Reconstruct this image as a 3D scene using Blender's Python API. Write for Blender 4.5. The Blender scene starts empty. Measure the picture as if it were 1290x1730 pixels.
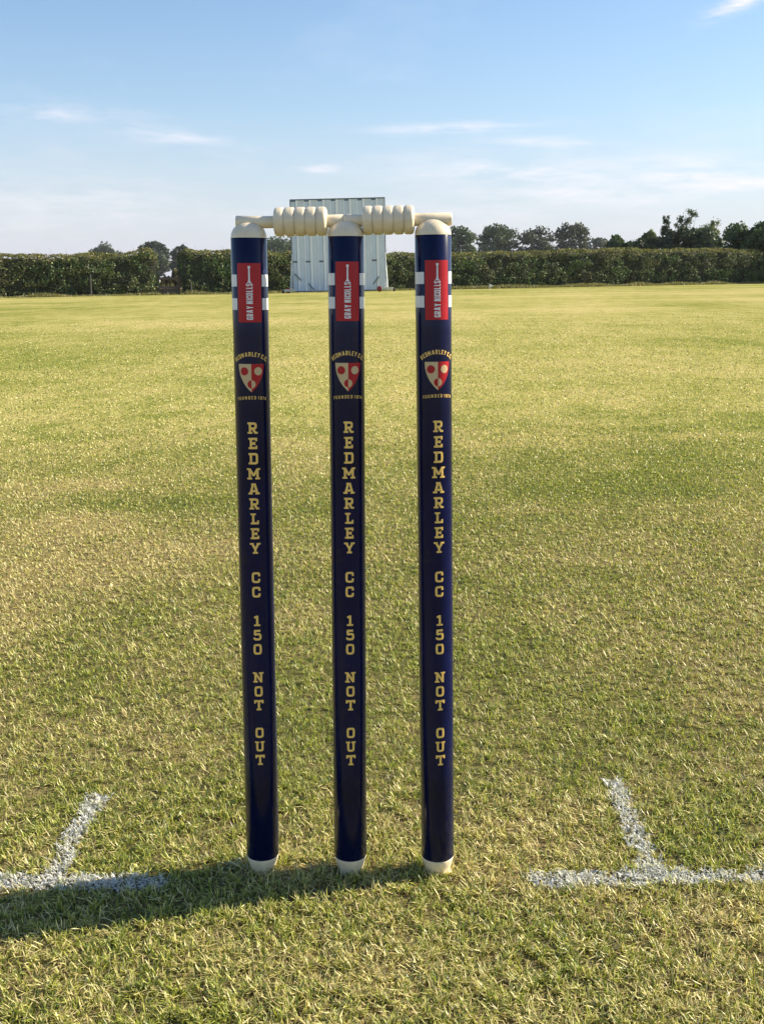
import bpy, math, random
import numpy as np
from mathutils import Matrix, Vector, Euler

# ------------------------------------------------------------------ camera
FPX, CX, CY = 1850.0, 645.0, 865.0          # focal length and centre in photo pixels (1290 wide)
EYE = np.array([0.0, 0.0, 0.655])
TH, ROLL = math.atan(395 / FPX), math.radians(0.35)
Fv = np.array([0, math.cos(TH), -math.sin(TH)])
U0 = np.array([0, math.sin(TH), math.cos(TH)])
Rv = math.cos(ROLL) * np.array([1.0, 0, 0]) - math.sin(ROLL) * U0
Uv = math.cos(ROLL) * U0 + math.sin(ROLL) * np.array([1.0, 0, 0])
scene = bpy.context.scene
col = scene.collection
cam_d = bpy.data.cameras.new('camera')
cam = bpy.data.objects.new('camera', cam_d)
col.objects.link(cam)
cam_d.sensor_fit = 'HORIZONTAL'; cam_d.sensor_width = 36.0
cam_d.lens = 36.0 * FPX / 1290.0
cam_d.clip_start = 0.05; cam_d.clip_end = 9000
cam.matrix_world = Matrix(((Rv[0], Uv[0], -Fv[0], EYE[0]), (Rv[1], Uv[1], -Fv[1], EYE[1]),
                           (Rv[2], Uv[2], -Fv[2], EYE[2]), (0, 0, 0, 1)))
scene.camera = cam

# ------------------------------------------------------------------ sky and sun
SUN_EL = math.radians(30)
SUN_AZ = math.atan2(0.97, 0.25)              # from +Y towards +X
SUN_DIR = Vector((math.sin(SUN_AZ) * math.cos(SUN_EL), math.cos(SUN_AZ) * math.cos(SUN_EL), math.sin(SUN_EL)))
world = bpy.data.worlds.new('World'); scene.world = world
world.use_nodes = True
wt = world.node_tree; wt.nodes.clear()


class NT:
    """small helper for node trees"""
    def __init__(self, tree): self.t = tree
    def n(self, kind, **kw):
        nd = self.t.nodes.new(kind)
        for k, v in kw.items():
            if k.startswith('i_'):
                nd.inputs[k[2:].replace('_', ' ')].default_value = v
            else:
                setattr(nd, k, v)
        return nd
    def l(self, a, b): self.t.links.new(a, b)
    def math(self, op, a, b=None, clamp=False):
        nd = self.t.nodes.new('ShaderNodeMath'); nd.operation = op; nd.use_clamp = clamp
        for k, v in enumerate((a, b)):
            if v is None: continue
            if isinstance(v, (int, float)): nd.inputs[k].default_value = v
            else: self.l(v, nd.inputs[k])
        return nd.outputs[0]
    def ramp(self, fac, stops, interp='LINEAR'):
        nd = self.t.nodes.new('ShaderNodeValToRGB'); nd.color_ramp.interpolation = interp
        e = nd.color_ramp.elements
        while len(e) < len(stops): e.new(0.5)
        for s, (p, c) in zip(e, stops):
            s.position = p; s.color = c if len(c) == 4 else (*c, 1)
        self.l(fac, nd.inputs[0]); return nd.outputs[0]
    def mix(self, fac, a, b, mode='MIX'):
        nd = self.t.nodes.new('ShaderNodeMix'); nd.data_type = 'RGBA'; nd.blend_type = mode
        for s, v in ((nd.inputs[0], fac), (nd.inputs[6], a), (nd.inputs[7], b)):
            if isinstance(v, (int, float)): s.default_value = v
            elif isinstance(v, tuple): s.default_value = v if len(v) == 4 else (*v, 1)
            else: self.l(v, s)
        return nd.outputs[2]
    def noise(self, vec, scale, detail=4, rough=0.55):
        nd = self.t.nodes.new('ShaderNodeTexNoise')
        nd.inputs['Scale'].default_value = scale; nd.inputs['Detail'].default_value = detail
        nd.inputs['Roughness'].default_value = rough
        if vec is not None: self.l(vec, nd.inputs['Vector'])
        return nd.outputs['Fac']


w = NT(wt)
sky = w.n('ShaderNodeTexSky', sky_type='NISHITA')
sky.sun_disc = False; sky.sun_elevation = SUN_EL; sky.sun_rotation = SUN_AZ
sky.air_density = 1.1; sky.dust_density = 0.5; sky.ozone_density = 4.0; sky.altitude = 50
tc = w.n('ShaderNodeTexCoord')
sep = w.n('ShaderNodeSeparateXYZ'); w.l(tc.outputs['Generated'], sep.inputs[0])
zc = w.math('ADD', w.math('MAXIMUM', sep.outputs[2], 0.0), 0.07)
px_, py_ = w.math('DIVIDE', sep.outputs[0], zc), w.math('DIVIDE', sep.outputs[1], zc)
cmb = w.n('ShaderNodeCombineXYZ'); w.l(px_, cmb.inputs[0]); w.l(w.math('MULTIPLY', py_, 0.55), cmb.inputs[1])
n1 = w.noise(cmb.outputs[0], 0.85, 8, 0.58)
n2 = w.noise(cmb.outputs[0], 3.4, 6, 0.6)
haze_f = w.ramp(sep.outputs[2], [(0.0, (1, 1, 1)), (0.06, (0.6, 0.6, 0.6)), (0.14, (0.16, 0.16, 0.16)), (0.24, (0, 0, 0))])
veil = w.math('MULTIPLY', w.ramp(n1, [(0.50, (0, 0, 0)), (0.78, (1, 1, 1))]), 0.28)
# a few wisps standing at given bearings (azimuth, elevation), torn up by the noise
az = w.math('ARCTAN2', sep.outputs[0], sep.outputs[1])
el = w.math('ARCSINE', sep.outputs[2])
wis = None
WISPS = [(-0.270, 0.135, 0.075, 0.0070, -0.02, 0.50), (-0.180, 0.120, 0.050, 0.007, -0.12, 0.62),
         (0.070, 0.127, 0.060, 0.0040, 0.02, 1.0), (0.120, 0.090, 0.11, 0.014, -0.03, 0.75),
         (0.296, 0.214, 0.026, 0.006, 0.35, 1.3), (0.285, 0.083, 0.080, 0.014, -0.10, 1.0),
         (-0.053, 0.094, 0.018, 0.0035, 0.0, 0.75), (0.150, 0.113, 0.06, 0.005, -0.05, 0.6),
         (0.190, 0.073, 0.11, 0.012, 0.0, 0.8), (-0.27, 0.062, 0.12, 0.02, 0.0, 0.45), (0.02, 0.055, 0.2, 0.014, 0.0, 0.4)]
for (a0, e0, sa, se, sl, amp) in WISPS:
    da = w.math('SUBTRACT', az, a0)
    de = w.math('SUBTRACT', w.math('SUBTRACT', el, e0), w.math('MULTIPLY', da, sl))
    q = w.math('ADD', w.math('POWER', w.math('ABSOLUTE', w.math('DIVIDE', da, sa)), 2.0), w.math('POWER', w.math('ABSOLUTE', w.math('DIVIDE', de, se)), 2.0))
    g = w.math('MULTIPLY', w.math('POWER', 2.718, w.math('MULTIPLY', q, -1.0)), amp)
    wis = g if wis is None else w.math('MAXIMUM', wis, g)
ae = w.n('ShaderNodeCombineXYZ'); w.l(w.math('MULTIPLY', az, 14.0), ae.inputs[0]); w.l(w.math('MULTIPLY', el, 75.0), ae.inputs[1])
n3 = w.noise(ae.outputs[0], 1.0, 8, 0.62)
wis = w.math('MULTIPLY', wis, w.ramp(n3, [(0.38, (0, 0, 0)), (0.66, (1, 1, 1))]))
cl = w.math('ADD', w.math('MULTIPLY', veil, w.ramp(n2, [(0.3, (0.35,) * 3), (0.7, (1, 1, 1))])), w.math('MULTIPLY', wis, 1.15), clamp=True)
c1 = w.mix(w.math('MULTIPLY', haze_f, 0.88), sky.outputs[0], (4.15, 4.2, 5.1))
c2 = w.mix(w.math('MULTIPLY', cl, 0.8), c1, (6.5, 6.1, 6.5))
bg = w.n('ShaderNodeBackground'); bg.inputs['Strength'].default_value = 0.086
w.l(c2, bg.inputs[0])
wo = w.n('ShaderNodeOutputWorld'); w.l(bg.outputs[0], wo.inputs[0])

sun_d = bpy.data.lights.new('sun', 'SUN'); sun_d.energy = 5.0; sun_d.angle = math.radians(0.55)
sun_d.color = (1.0, 0.89, 0.68)
sun = bpy.data.objects.new('sun', sun_d); col.objects.link(sun)
sun.rotation_euler = (-SUN_DIR).to_track_quat('-Z', 'Y').to_euler()
sun.location = (8, 2, 8)

vs = scene.view_settings
vs.view_transform = 'Standard'; vs.look = 'None'; vs.gamma = 1.0; vs.use_curve_mapping = False
vs.exposure = 1.0
scene.cycles.max_bounces = 6
scene.cycles.transparent_max_bounces = 8
scene.cycles.use_denoising = True

# ------------------------------------------------------------------ helpers
rng = np.random.default_rng(7)
random.seed(7)


def gz(x, y=0):
    """the outfield tips up very gently towards the right"""
    return 0.0083 * 60 * np.tanh(np.asarray(x, float) / 60)


def ray(px, py): return Fv + Rv * (px - CX) / FPX - Uv * (py - CY) / FPX


def at(px, py, Y):
    d = ray(px, py); return EYE + d * (Y / d[1])


def ground(px, py):
    d = ray(px, py); s = EYE[2] / (0.0083 * d[0] - d[2]); return EYE + s * d


def mesh(name, verts, faces, mat=None, smooth=False, colors=None):
    """faces: list of (n,k) int arrays"""
    me = bpy.data.meshes.new(name)
    verts = np.asarray(verts, np.float32).reshape(-1, 3)
    faces = [np.asarray(f, np.int32) for f in faces if len(f)]
    me.vertices.add(len(verts)); me.vertices.foreach_set('co', verts.ravel())
    loops = np.concatenate([f.ravel() for f in faces])
    tot = np.concatenate([np.full(len(f), f.shape[1], np.int32) for f in faces])
    start = np.concatenate([[0], np.cumsum(tot)[:-1]]).astype(np.int32)
    me.loops.add(len(loops)); me.loops.foreach_set('vertex_index', loops)
    me.polygons.add(len(tot)); me.polygons.foreach_set('loop_start', start)
    me.polygons.foreach_set('loop_total', tot)
    me.polygons.foreach_set('use_smooth', np.full(len(tot), smooth, bool))
    if colors is not None:
        ca = me.color_attributes.new('tint', 'FLOAT_COLOR', 'POINT')
        c4 = np.ones((len(verts), 4), np.float32); c4[:, :3] = colors
        ca.data.foreach_set('color', c4.ravel())
    me.update(calc_edges=True); me.validate()
    if mat: me.materials.append(mat)
    return me


def obj(name, me, parent=None, loc=(0, 0, 0), rot=(0, 0, 0)):
    o = bpy.data.objects.new(name, me); col.objects.link(o)
    o.location = loc; o.rotation_euler = rot
    if parent is not None: o.parent = parent
    return o


def tag(o, label=None, cat=None, group=None, kind=None):
    if label: o['label'] = label
    if cat: o['category'] = cat
    if group: o['group'] = group
    if kind: o['kind'] = kind
    return o


class MB:
    def __init__(s): s.v = []; s.q = []; s.t = []
    def grid(s, P, closed_u=False):
        """P (rows, cols, 3)"""
        P = np.asarray(P, float); r, c = P.shape[:2]; b = len(s.v)
        s.v += P.reshape(-1, 3).tolist()
        for i in range(r - 1):
            for j in range(c if closed_u else c - 1):
                k = (j + 1) % c
                s.q.append((b + i * c + j, b + i * c + k, b + (i + 1) * c + k, b + (i + 1) * c + j))
    def box(s, lo, hi):
        b = len(s.v); (x0, y0, z0), (x1, y1, z1) = lo, hi
        s.v += [(x0, y0, z0), (x1, y0, z0), (x1, y1, z0), (x0, y1, z0), (x0, y0, z1), (x1, y0, z1), (x1, y1, z1), (x0, y1, z1)]
        for f in ((0, 3, 2, 1), (4, 5, 6, 7), (0, 1, 5, 4), (1, 2, 6, 5), (2, 3, 7, 6), (3, 0, 4, 7)):
            s.q.append(tuple(b + k for k in f))
    def bar(s, p, q, wx, wy=None):
        """box bar from p to q"""
        p, q = Vector(p), Vector(q); d = (q - p).normalized()
        up = Vector((0, 1, 0)) if abs(d.y) < 0.9 else Vector((0, 0, 1))
        a = d.cross(up).normalized() * wx / 2; c = d.cross(a).normalized() * (wy or wx) / 2
        b = len(s.v)
        for e in (p, q):
            for (i, j) in ((-1, -1), (1, -1), (1, 1), (-1, 1)):
                s.v.append(tuple(e + a * i + c * j))
        for f in ((0, 3, 2, 1), (4, 5, 6, 7), (0, 1, 5, 4), (1, 2, 6, 5), (2, 3, 7, 6), (3, 0, 4, 7)):
            s.q.append(tuple(b + k for k in f))
    def tube(s, pts, rad, n=7, caps=True):
        pts = [Vector(p) for p in pts]; b0 = len(s.v)
        for i, p in enumerate(pts):
            d = (pts[min(i + 1, len(pts) - 1)] - pts[max(i - 1, 0)]).normalized()
            up = Vector((0, 1, 0)) if abs(d.y) < 0.9 else Vector((1, 0, 0))
            a = d.cross(up).normalized(); c = d.cross(a)
            for k in range(n):
                t = 2 * math.pi * k / n
                s.v.append(tuple(p + (a * math.cos(t) + c * math.sin(t)) * rad[i]))
        for i in range(len(pts) - 1):
            for k in range(n):
                l = (k + 1) % n
                s.q.append((b0 + i * n + k, b0 + i * n + l, b0 + (i + 1) * n + l, b0 + (i + 1) * n + k))
        if caps:
            for i in (0, len(pts) - 1):
                m = len(s.v); s.v.append(tuple(pts[i]))
                for k in range(n):
                    s.t.append((b0 + i * n + k, b0 + i * n + (k + 1) % n, m))
    def lathe(s, prof, n=48, axis='z'):
        """prof: list of (r, h)"""
        a = np.linspace(0, 2 * math.pi, n, endpoint=False)
        P = np.zeros((len(prof), n, 3))
        for i, (r, h) in enumerate(prof):
            if axis == 'z': P[i, :, 0] = r * np.cos(a); P[i, :, 1] = r * np.sin(a); P[i, :, 2] = h
            else: P[i, :, 1] = r * np.cos(a); P[i, :, 2] = r * np.sin(a); P[i, :, 0] = h
        s.grid(P, True)
    def mesh(s, name, mat, smooth=False):
        return mesh(name, s.v, [np.array(s.q, np.int32).reshape(-1, 4), np.array(s.t, np.int32).reshape(-1, 3)], mat, smooth)


def vnoise(x, y, scale, seed=0):
    """smooth value noise on numpy arrays, 0..1"""
    r = np.random.default_rng(seed + 101); T = r.random((256, 256))
    x = np.asarray(x, float) * scale + 37.3 * seed; y = np.asarray(y, float) * scale + 11.7 * seed
    xi, yi = np.floor(x).astype(int), np.floor(y).astype(int); fx, fy = x - xi, y - yi
    fx = fx * fx * (3 - 2 * fx); fy = fy * fy * (3 - 2 * fy)
    a = T[xi % 256, yi % 256]; b = T[(xi + 1) % 256, yi % 256]; c = T[xi % 256, (yi + 1) % 256]; d = T[(xi + 1) % 256, (yi + 1) % 256]
    return (a * (1 - fx) + b * fx) * (1 - fy) + (c * (1 - fx) + d * fx) * fy


def fbm(x, y, scale, seed=0, octv=4):
    s, a, tot = 0, 1, 0
    for k in range(octv):
        s = s + a * vnoise(x, y, scale * 2 ** k, seed + k); tot += a; a *= 0.55
    return s / tot


def smst(a, b, x):
    t = np.clip((np.asarray(x, float) - a) / (b - a), 0, 1); return t * t * (3 - 2 * t)


# ------------------------------------------------------------------ materials
def material(name):
    m = bpy.data.materials.new(name); m.use_nodes = True; m.node_tree.nodes.clear()
    k = NT(m.node_tree); out = k.n('ShaderNodeOutputMaterial')
    return m, k, out


def principled(name, color, rough=0.5, coat=0.0, var=0.0, vscale=30, bump=0.0, bscale=200, metal=0.0, spec=0.5, dirt=None):
    m, k, out = material(name)
    p = k.n('ShaderNodeBsdfPrincipled')
    p.inputs['Roughness'].default_value = rough; p.inputs['Metallic'].default_value = metal
    p.inputs['Coat Weight'].default_value = coat; p.inputs['Coat Roughness'].default_value = 0.08
    p.inputs['Specular IOR Level'].default_value = spec
    t = k.n('ShaderNodeTexCoord')
    c = (*color, 1)
    if var:
        f = k.noise(t.outputs['Object'], vscale, 5, 0.6)
        dark = tuple(v * (1 - var) for v in color); lite = tuple(min(1, v * (1 + var)) for v in color)
        cc = k.ramp(f, [(0.3, dark), (0.7, lite)])
        if dirt:
            f2 = k.noise(t.outputs['Object'], vscale * 3.1, 6, 0.7)
            cc = k.mix(k.ramp(f2, [(0.58, (0, 0, 0)), (0.75, (1, 1, 1))]), cc, dirt)
        k.l(cc, p.inputs['Base Color'])
        k.l(k.ramp(f, [(0.2, (rough * 0.8,) * 3), (0.8, (min(1, rough * 1.25),) * 3)]), p.inputs['Roughness'])
    else:
        p.inputs['Base Color'].default_value = c
    if bump:
        b = k.n('ShaderNodeBump'); b.inputs['Strength'].default_value = bump; b.inputs['Distance'].default_value = 0.01
        k.l(k.noise(t.outputs['Object'], bscale, 4), b.inputs['Height']); k.l(b.outputs[0], p.inputs['Normal'])
    k.l(p.outputs[0], out.inputs[0])
    return m


def leafy(name, trans=0.3, gloss=0.06, grough=0.45):
    """blade / leaf: colour from the mesh's own tint, light shines through"""
    m, k, out = material(name)
    a = k.n('ShaderNodeVertexColor', layer_name='tint')
    d = k.n('ShaderNodeBsdfDiffuse'); k.l(a.outputs[0], d.inputs[0])
    t = k.n('ShaderNodeBsdfTranslucent'); k.l(k.mix(1.0, a.outputs[0], (1.0, 1.0, 0.75), 'MULTIPLY'), t.inputs[0])
    g = k.n('ShaderNodeBsdfGlossy'); g.inputs['Roughness'].default_value = grough; g.inputs[0].default_value = (1, 1, 1, 1)
    m1 = k.n('ShaderNodeMixShader'); m1.inputs[0].default_value = trans; k.l(d.outputs[0], m1.inputs[1]); k.l(t.outputs[0], m1.inputs[2])
    m2 = k.n('ShaderNodeMixShader'); m2.inputs[0].default_value = gloss; k.l(m1.outputs[0], m2.inputs[1]); k.l(g.outputs[0], m2.inputs[2])
    k.l(m2.outputs[0], out.inputs[0])
    return m


M_blade = leafy('grass_blade', 0.38, 0.04)
M_leaf = leafy('leaf', 0.28, 0.03, 0.5)
M_navy = principled('navy_lacquer', (0.0026, 0.0052, 0.042), 0.20, 0.05, 0.35, 14, spec=0.24, dirt=(0.016, 0.018, 0.034))
M_cream = principled('cream_lacquered_wood', (0.79, 0.67, 0.48), 0.30, 0.25, 0.10, 60, 0.06, 150)
M_red = principled('red_print', (0.42, 0.008, 0.018), 0.35, 0.1, 0.06, 40, spec=0.3)
M_white = principled('white_print', (0.74, 0.75, 0.78), 0.35, 0.3, 0.04, 60)
M_gold = principled('gold_print', (0.93, 0.60, 0.16), 0.35, 0.3, 0.08, 120)
M_tan = principled('tan_print', (0.60, 0.44, 0.25), 0.35, 0.4, 0.05, 120)
M_screen = principled('white_screen_paint', (0.66, 0.72, 0.81), 0.55, 0, 0.07, 1.3, dirt=(0.55, 0.60, 0.66))
M_edge = principled('lit_rib_side_white', (0.86, 0.88, 0.92), 0.5, 0, 0.04, 2)  # lighter white: light on the ribs' right sides, painted in
M_screen_rib = principled('white_rib_paint', (0.57, 0.65, 0.76), 0.5, 0, 0.08, 1.1)
M_shadow_steel = principled('grey_galvanised_steel', (0.13, 0.16, 0.19), 0.5, 0, 0.2, 6, metal=0.3)
M_pole = principled('pale_steel_tube', (0.62, 0.64, 0.64), 0.4, 0, 0.1, 9)
M_wheel = principled('red_wheel_paint', (0.30, 0.015, 0.02), 0.5, 0, 0.2, 12)
M_rubber = principled('dark_rubber', (0.03, 0.03, 0.03), 0.8, 0, 0.2, 12)
M_beam = principled('cream_beam_paint', (0.68, 0.62, 0.46), 0.6, 0, 0.12, 8)
M_wood = principled('weathered_wood', (0.15, 0.11, 0.085), 0.8, 0, 0.35, 9, 0.3, 60)
M_post = principled('grey_weathered_post', (0.055, 0.055, 0.05), 0.85, 0, 0.3, 12, 0.3, 60)
M_bark = principled('bark', (0.07, 0.055, 0.04), 0.9, 0, 0.4, 5, 0.5, 20)
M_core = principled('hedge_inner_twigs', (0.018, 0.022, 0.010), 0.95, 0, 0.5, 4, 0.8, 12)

# ------------------------------------------------------------------ turf colour map, shared by soil and blades
def patch(px, py, rx, ry, amp):
    c = ground(px, py); e = ground(px + rx, py); n = ground(px, py - ry)
    return (c[0], c[1], abs(e[0] - c[0]), abs(n[1] - c[1]), amp)


PATCH = [patch(90, 890, 110, 22, 0.95), patch(250, 945, 190, 30, 0.8), patch(20, 985, 130, 36, 0.85), patch(130, 820, 130, 18, 0.4), patch(600, 1610, 750, 110, 0.24),
         patch(1180, 1590, 170, 110, 0.34), patch(600, 1650, 230, 70, 0.34), patch(80, 1640, 130, 60, 0.30), patch(560, 1330, 110, 70, 0.22),
         patch(330, 1290, 90, 40, 0.25), patch(900, 1390, 110, 70, 0.22), patch(1060, 1320, 70, 40, 0.2), patch(900, 860, 130, 7, 0.35),
         patch(520, 800, 40, 12, 0.2), patch(1100, 1015, 120, 40, 0.15), patch(690, 1090, 60, 30, 0.15), patch(820, 1490, 80, 30, 0.3),
         patch(300, 850, 150, 16, -0.5), patch(1050, 825, 240, 24, -0.5), patch(130, 1330, 150, 70, -0.25), patch(520, 860, 60, 30, -0.35),
         patch(520, 1240, 70, 60, -0.25), patch(840, 1290, 90, 50, -0.2), patch(1230, 1430, 80, 40, -0.2), patch(980, 1660, 90, 40, -0.2),
         patch(480, 1590, 80, 40, -0.22), patch(1000, 780, 300, 20, -0.2), patch(640, 620, 400, 30, 0.16), patch(640, 530, 700, 25, 0.22)]


def straw(x, y):
    """how dry the turf is, 0 green .. 1 straw"""
    x = np.asarray(x, float); y = np.asarray(y, float); d = np.hypot(x, y)
    big = fbm(x, y * 0.7, 0.9, 3, 4); med = fbm(x, y, 4.5, 11, 3); fine = fbm(x, y, 17.0, 23, 3)
    far = fbm(x * 0.35, y, 0.22, 31, 4)
    wn = smst(3.0, 9.0, d)
    m = 0.415 + (1 - wn) * ((big - 0.5) * 0.6 + (med - 0.5) * 0.7 + (fine - 0.5) * 0.7) + wn * ((far - 0.5) * 0.75 + (big - 0.5) * 0.35 + 0.11)
    for (cx, cy, rx, ry, a) in PATCH:
        q = ((x - cx) / max(rx, 1e-4)) ** 2 + ((y - cy) / max(ry, 1e-4)) ** 2
        m = m + a * np.exp(-q * 0.9) * (0.55 + 0.9 * med)
    return np.clip(m, 0.02, 0.98)


# ------------------------------------------------------------------ ground
NA = 220
radii = np.concatenate([[0.02], np.geomspace(0.25, 90, 300), np.geomspace(95, 900, 20)])
ang = np.linspace(0, 2 * math.pi, NA, endpoint=False)
# denser rays ahead of the viewer
ang = ang + 0.72 * np.sin(ang)            # ang = 0 is +Y after the shift below
ang = np.sort(-ang + 2 * math.pi)
ang = ang + math.pi
gx = radii[:, None] * np.sin(ang)[None]; gy = radii[:, None] * np.cos(ang)[None]
near = smst(40, 3, np.hypot(gx, gy))
gzz = gz(gx, gy) + (fbm(gx, gy, 3.0, 51, 3) - 0.5) * 0.008 * near - 0.002
P = np.stack([gx, gy, gzz], -1)
st = straw(gx, gy).reshape(-1)
g = MB(); r_, c_ = P.shape[:2]
idx = np.arange(r_ * c_).reshape(r_, c_); nx = np.roll(idx, -1, 1)
quads = np.stack([idx[:-1], nx[:-1], nx[1:], idx[1:]], -1).reshape(-1, 4)
m, k, out = material('turf')
a = k.n('ShaderNodeVertexColor', layer_name='tint'); sp = k.n('ShaderNodeSeparateColor'); k.l(a.outputs[0], sp.inputs[0])
geo = k.n('ShaderNodeNewGeometry'); pos = geo.outputs['Position']
dist = k.n('ShaderNodeVectorMath', operation='LENGTH'); k.l(pos, dist.inputs[0])
farf = k.n('ShaderNodeMapRange', interpolation_type='SMOOTHSTEP'); k.l(dist.outputs['Value'], farf.inputs[0])
farf.inputs[1].default_value = 1.8; farf.inputs[2].default_value = 6
mp = k.n('ShaderNodeMapping'); mp.inputs['Scale'].default_value = (1, 0.42, 1); k.l(pos, mp.inputs[0])
nf = k.noise(pos, 160, 3, 0.7); nm = k.noise(mp.outputs[0], 26, 5, 0.72); nl = k.noise(mp.outputs[0], 3.0, 5, 0.6); nx2 = k.noise(mp.outputs[0], 0.35, 4, 0.6)
# thatch and soil between the blades close by
soil = k.ramp(nf, [(0.28, (0.08, 0.060, 0.028)), (0.5, (0.22, 0.17, 0.08)), (0.72, (0.42, 0.33, 0.16))])
soil = k.mix(k.math('MULTIPLY', k.math('SUBTRACT', 1.0, sp.outputs[0]), 0.6), soil, (0.045, 0.065, 0.016))
# further off the sward reads as one surface
s2 = k.math('ADD', sp.outputs[0], k.math('ADD', k.math('MULTIPLY', k.math('SUBTRACT', nm, 0.5), 1.3), k.math('ADD', k.math('MULTIPLY', k.math('SUBTRACT', nl, 0.5), 0.9), k.math('MULTIPLY', k.math('SUBTRACT', nx2, 0.5), 0.9))))
sward = k.ramp(s2, [(0.05, (0.13, 0.165, 0.035)), (0.35, (0.245, 0.25, 0.066)), (0.62, (0.37, 0.335, 0.115)), (0.95, (0.48, 0.40, 0.17))])
colr = k.mix(farf.outputs[0], soil, sward)
bs = k.n('ShaderNodeBump'); bs.inputs['Strength'].default_value = 0.55; bs.inputs['Distance'].default_value = 0.02
k.l(nm, bs.inputs['Height'])
df = k.n('ShaderNodeBsdfDiffuse'); k.l(colr, df.inputs[0]); k.l(bs.outputs[0], df.inputs['Normal'])
k.l(df.outputs[0], out.inputs[0])
M_turf = m
gm = mesh('ground', P.reshape(-1, 3), [quads], M_turf, True, np.stack([st, st, st], -1))
tag(obj('ground', gm), kind='structure')

# ------------------------------------------------------------------ painted creases
def poly_from_px(pts): return np.array([ground(*p)[:2] for p in pts])


def strip(p, q, wd):
    p, q = np.array(p, float), np.array(q, float); d = (q - p) / np.linalg.norm(q - p); n = np.array([-d[1], d[0]]) * wd / 2
    return (p, q, d, n, wd)


def gl(px, py): return ground(px, py)[:2]


lw = 0.0275
lA, lB = gl(0, 1497), gl(279, 1494); dl = (lA - lB) / np.linalg.norm(lA - lB)
rA, rB = gl(898, 1487), gl(1290, 1483); dr = (rB - rA) / np.linalg.norm(rB - rA)
CREASE = {'left': [strip(lB, lB + dl * 1.6, lw), strip(gl(88, 1490), gl(165, 1347), 0.025)],
          'right': [strip(rA, rA + dr * 1.6, lw), strip(gl(1103, 1480), gl(1033, 1318), 0.024)],
          'dab': [strip(gl(388, 1464), gl(424, 1462), 0.012)]}


def strip_cover(x, y, strips):
    """0..1 amount of paint at a place"""
    best = np.zeros(np.shape(x))
    edge = (fbm(x, y, 70, 61, 3) - 0.5) * 0.020
    for (p, q, d, n, wd) in strips:
        L = np.linalg.norm(q - p)
        u = (x - p[0]) * d[0] + (y - p[1]) * d[1]; v = np.abs((x - p[0]) * -d[1] + (y - p[1]) * d[0])
        e = np.minimum(np.minimum(u, L - u), wd / 2 - v) + edge
        best = np.maximum(best, smst(-0.003, 0.004, e))
    return best


# ------------------------------------------------------------------ grass blades
def blades(x, y, n_seg, wid, length, tilt, curl, az, colr):
    """each blade a bent, tapering ribbon"""
    N = len(x); z = gz(x, y) + (fbm(x, y, 3.0, 51, 3) - 0.5) * 0.008 * smst(40, 3, np.hypot(x, y)) - 0.003
    p = np.stack([x, y, z], -1); side = np.stack([-np.sin(az), np.cos(az), np.zeros(N)], -1)
    tw = rng.normal(0, 0.5, N)
    rows = []; cols = []
    for k in range(n_seg + 1):
        f = k / n_seg
        wv = wid * (1 - 0.15 * f if k < n_seg else 0) * (0.75 if k == 0 else 1.0)
        t = tilt + curl * f
        if k < n_seg:
            sd = side * np.cos(tw * f)[:, None] + np.array([0, 0, 1.0]) * np.sin(tw * f)[:, None]
            rows += [p - sd * wv[:, None] / 2, p + sd * wv[:, None] / 2]
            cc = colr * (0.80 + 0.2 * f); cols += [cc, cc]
        else:
            rows.append(p); cols.append(colr)
        st_ = length / n_seg
        p = p + np.stack([np.cos(az) * np.sin(t), np.sin(az) * np.sin(t), np.cos(t)], -1) * st_[:, None]
        p[:, 2] = np.maximum(p[:, 2], z + 0.003 + 0.004 * ((az * 7.1) % 1))
    V = np.stack(rows, 1); Cc = np.stack(cols, 1); m = V.shape[1]
    b = (np.arange(N) * m)[:, None]
    Q = np.concatenate([b + np.array([[2 * k, 2 * k + 1, 2 * k + 3, 2 * k + 2]]) for k in range(n_seg - 1)]) if n_seg > 1 else np.zeros((0, 4), int)
    T = b + np.array([[2 * n_seg - 2, 2 * n_seg - 1, 2 * n_seg]])
    return V.reshape(-1, 3), Q, T, Cc.reshape(-1, 3)


def blade_colours(x, y, r):
    s = straw(x, y); N = len(x)
    dry = r < (0.06 + 0.74 * s)
    green = np.array([0.25, 0.315, 0.045]); lime = np.array([0.52, 0.53, 0.095]); deep = np.array([0.09, 0.165, 0.030])
    pale = np.array([0.80, 0.71, 0.31]); tan = np.array([0.60, 0.48, 0.20]); brown = np.array([0.24, 0.155, 0.08])
    h = rng.random((N, 1)); h2 = rng.random((N, 1))
    cg = np.where(h < 0.45, green + (lime - green) * h2, np.where(h < 0.72, lime, deep + (green - deep) * h2))
    cd = np.where(h < 0.52, pale * (0.8 + 0.35 * h2), np.where(h < 0.82, tan + (pale - tan) * h2, brown + (tan - brown) * h2))
    return np.where(dry[:, None], cd, cg) * (0.82 + 0.36 * rng.random((N, 1))), dry


def sample(N, r0, r1, a0, a1):
    r = np.exp(rng.uniform(math.log(r0), math.log(r1), N)); a = rng.uniform(a0, a1, N) * rng.choice((-1, 1), N)
    return r * np.sin(a), r * np.cos(a), r


def avoid_stumps(x, y):
    ok = np.ones(len(x), bool)
    for b in BASES: ok &= np.hypot(x - b[0], y - b[1]) > 0.0140
    return ok


STP = [dict(base=(444.5, 1467), top=(420, 400), yaw=-2), dict(base=(592, 1468), top=(584, 400), yaw=4), dict(base=(739, 1469), top=(731, 396.5), yaw=13)]
BASES = [ground(*s['base']) for s in STP]
CAT = {'grass': ([], [], [], []), 'left': ([], [], [], []), 'right': ([], [], [], []), 'dab': ([], [], [], [])}
OFF = {k: 0 for k in CAT}


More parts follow.
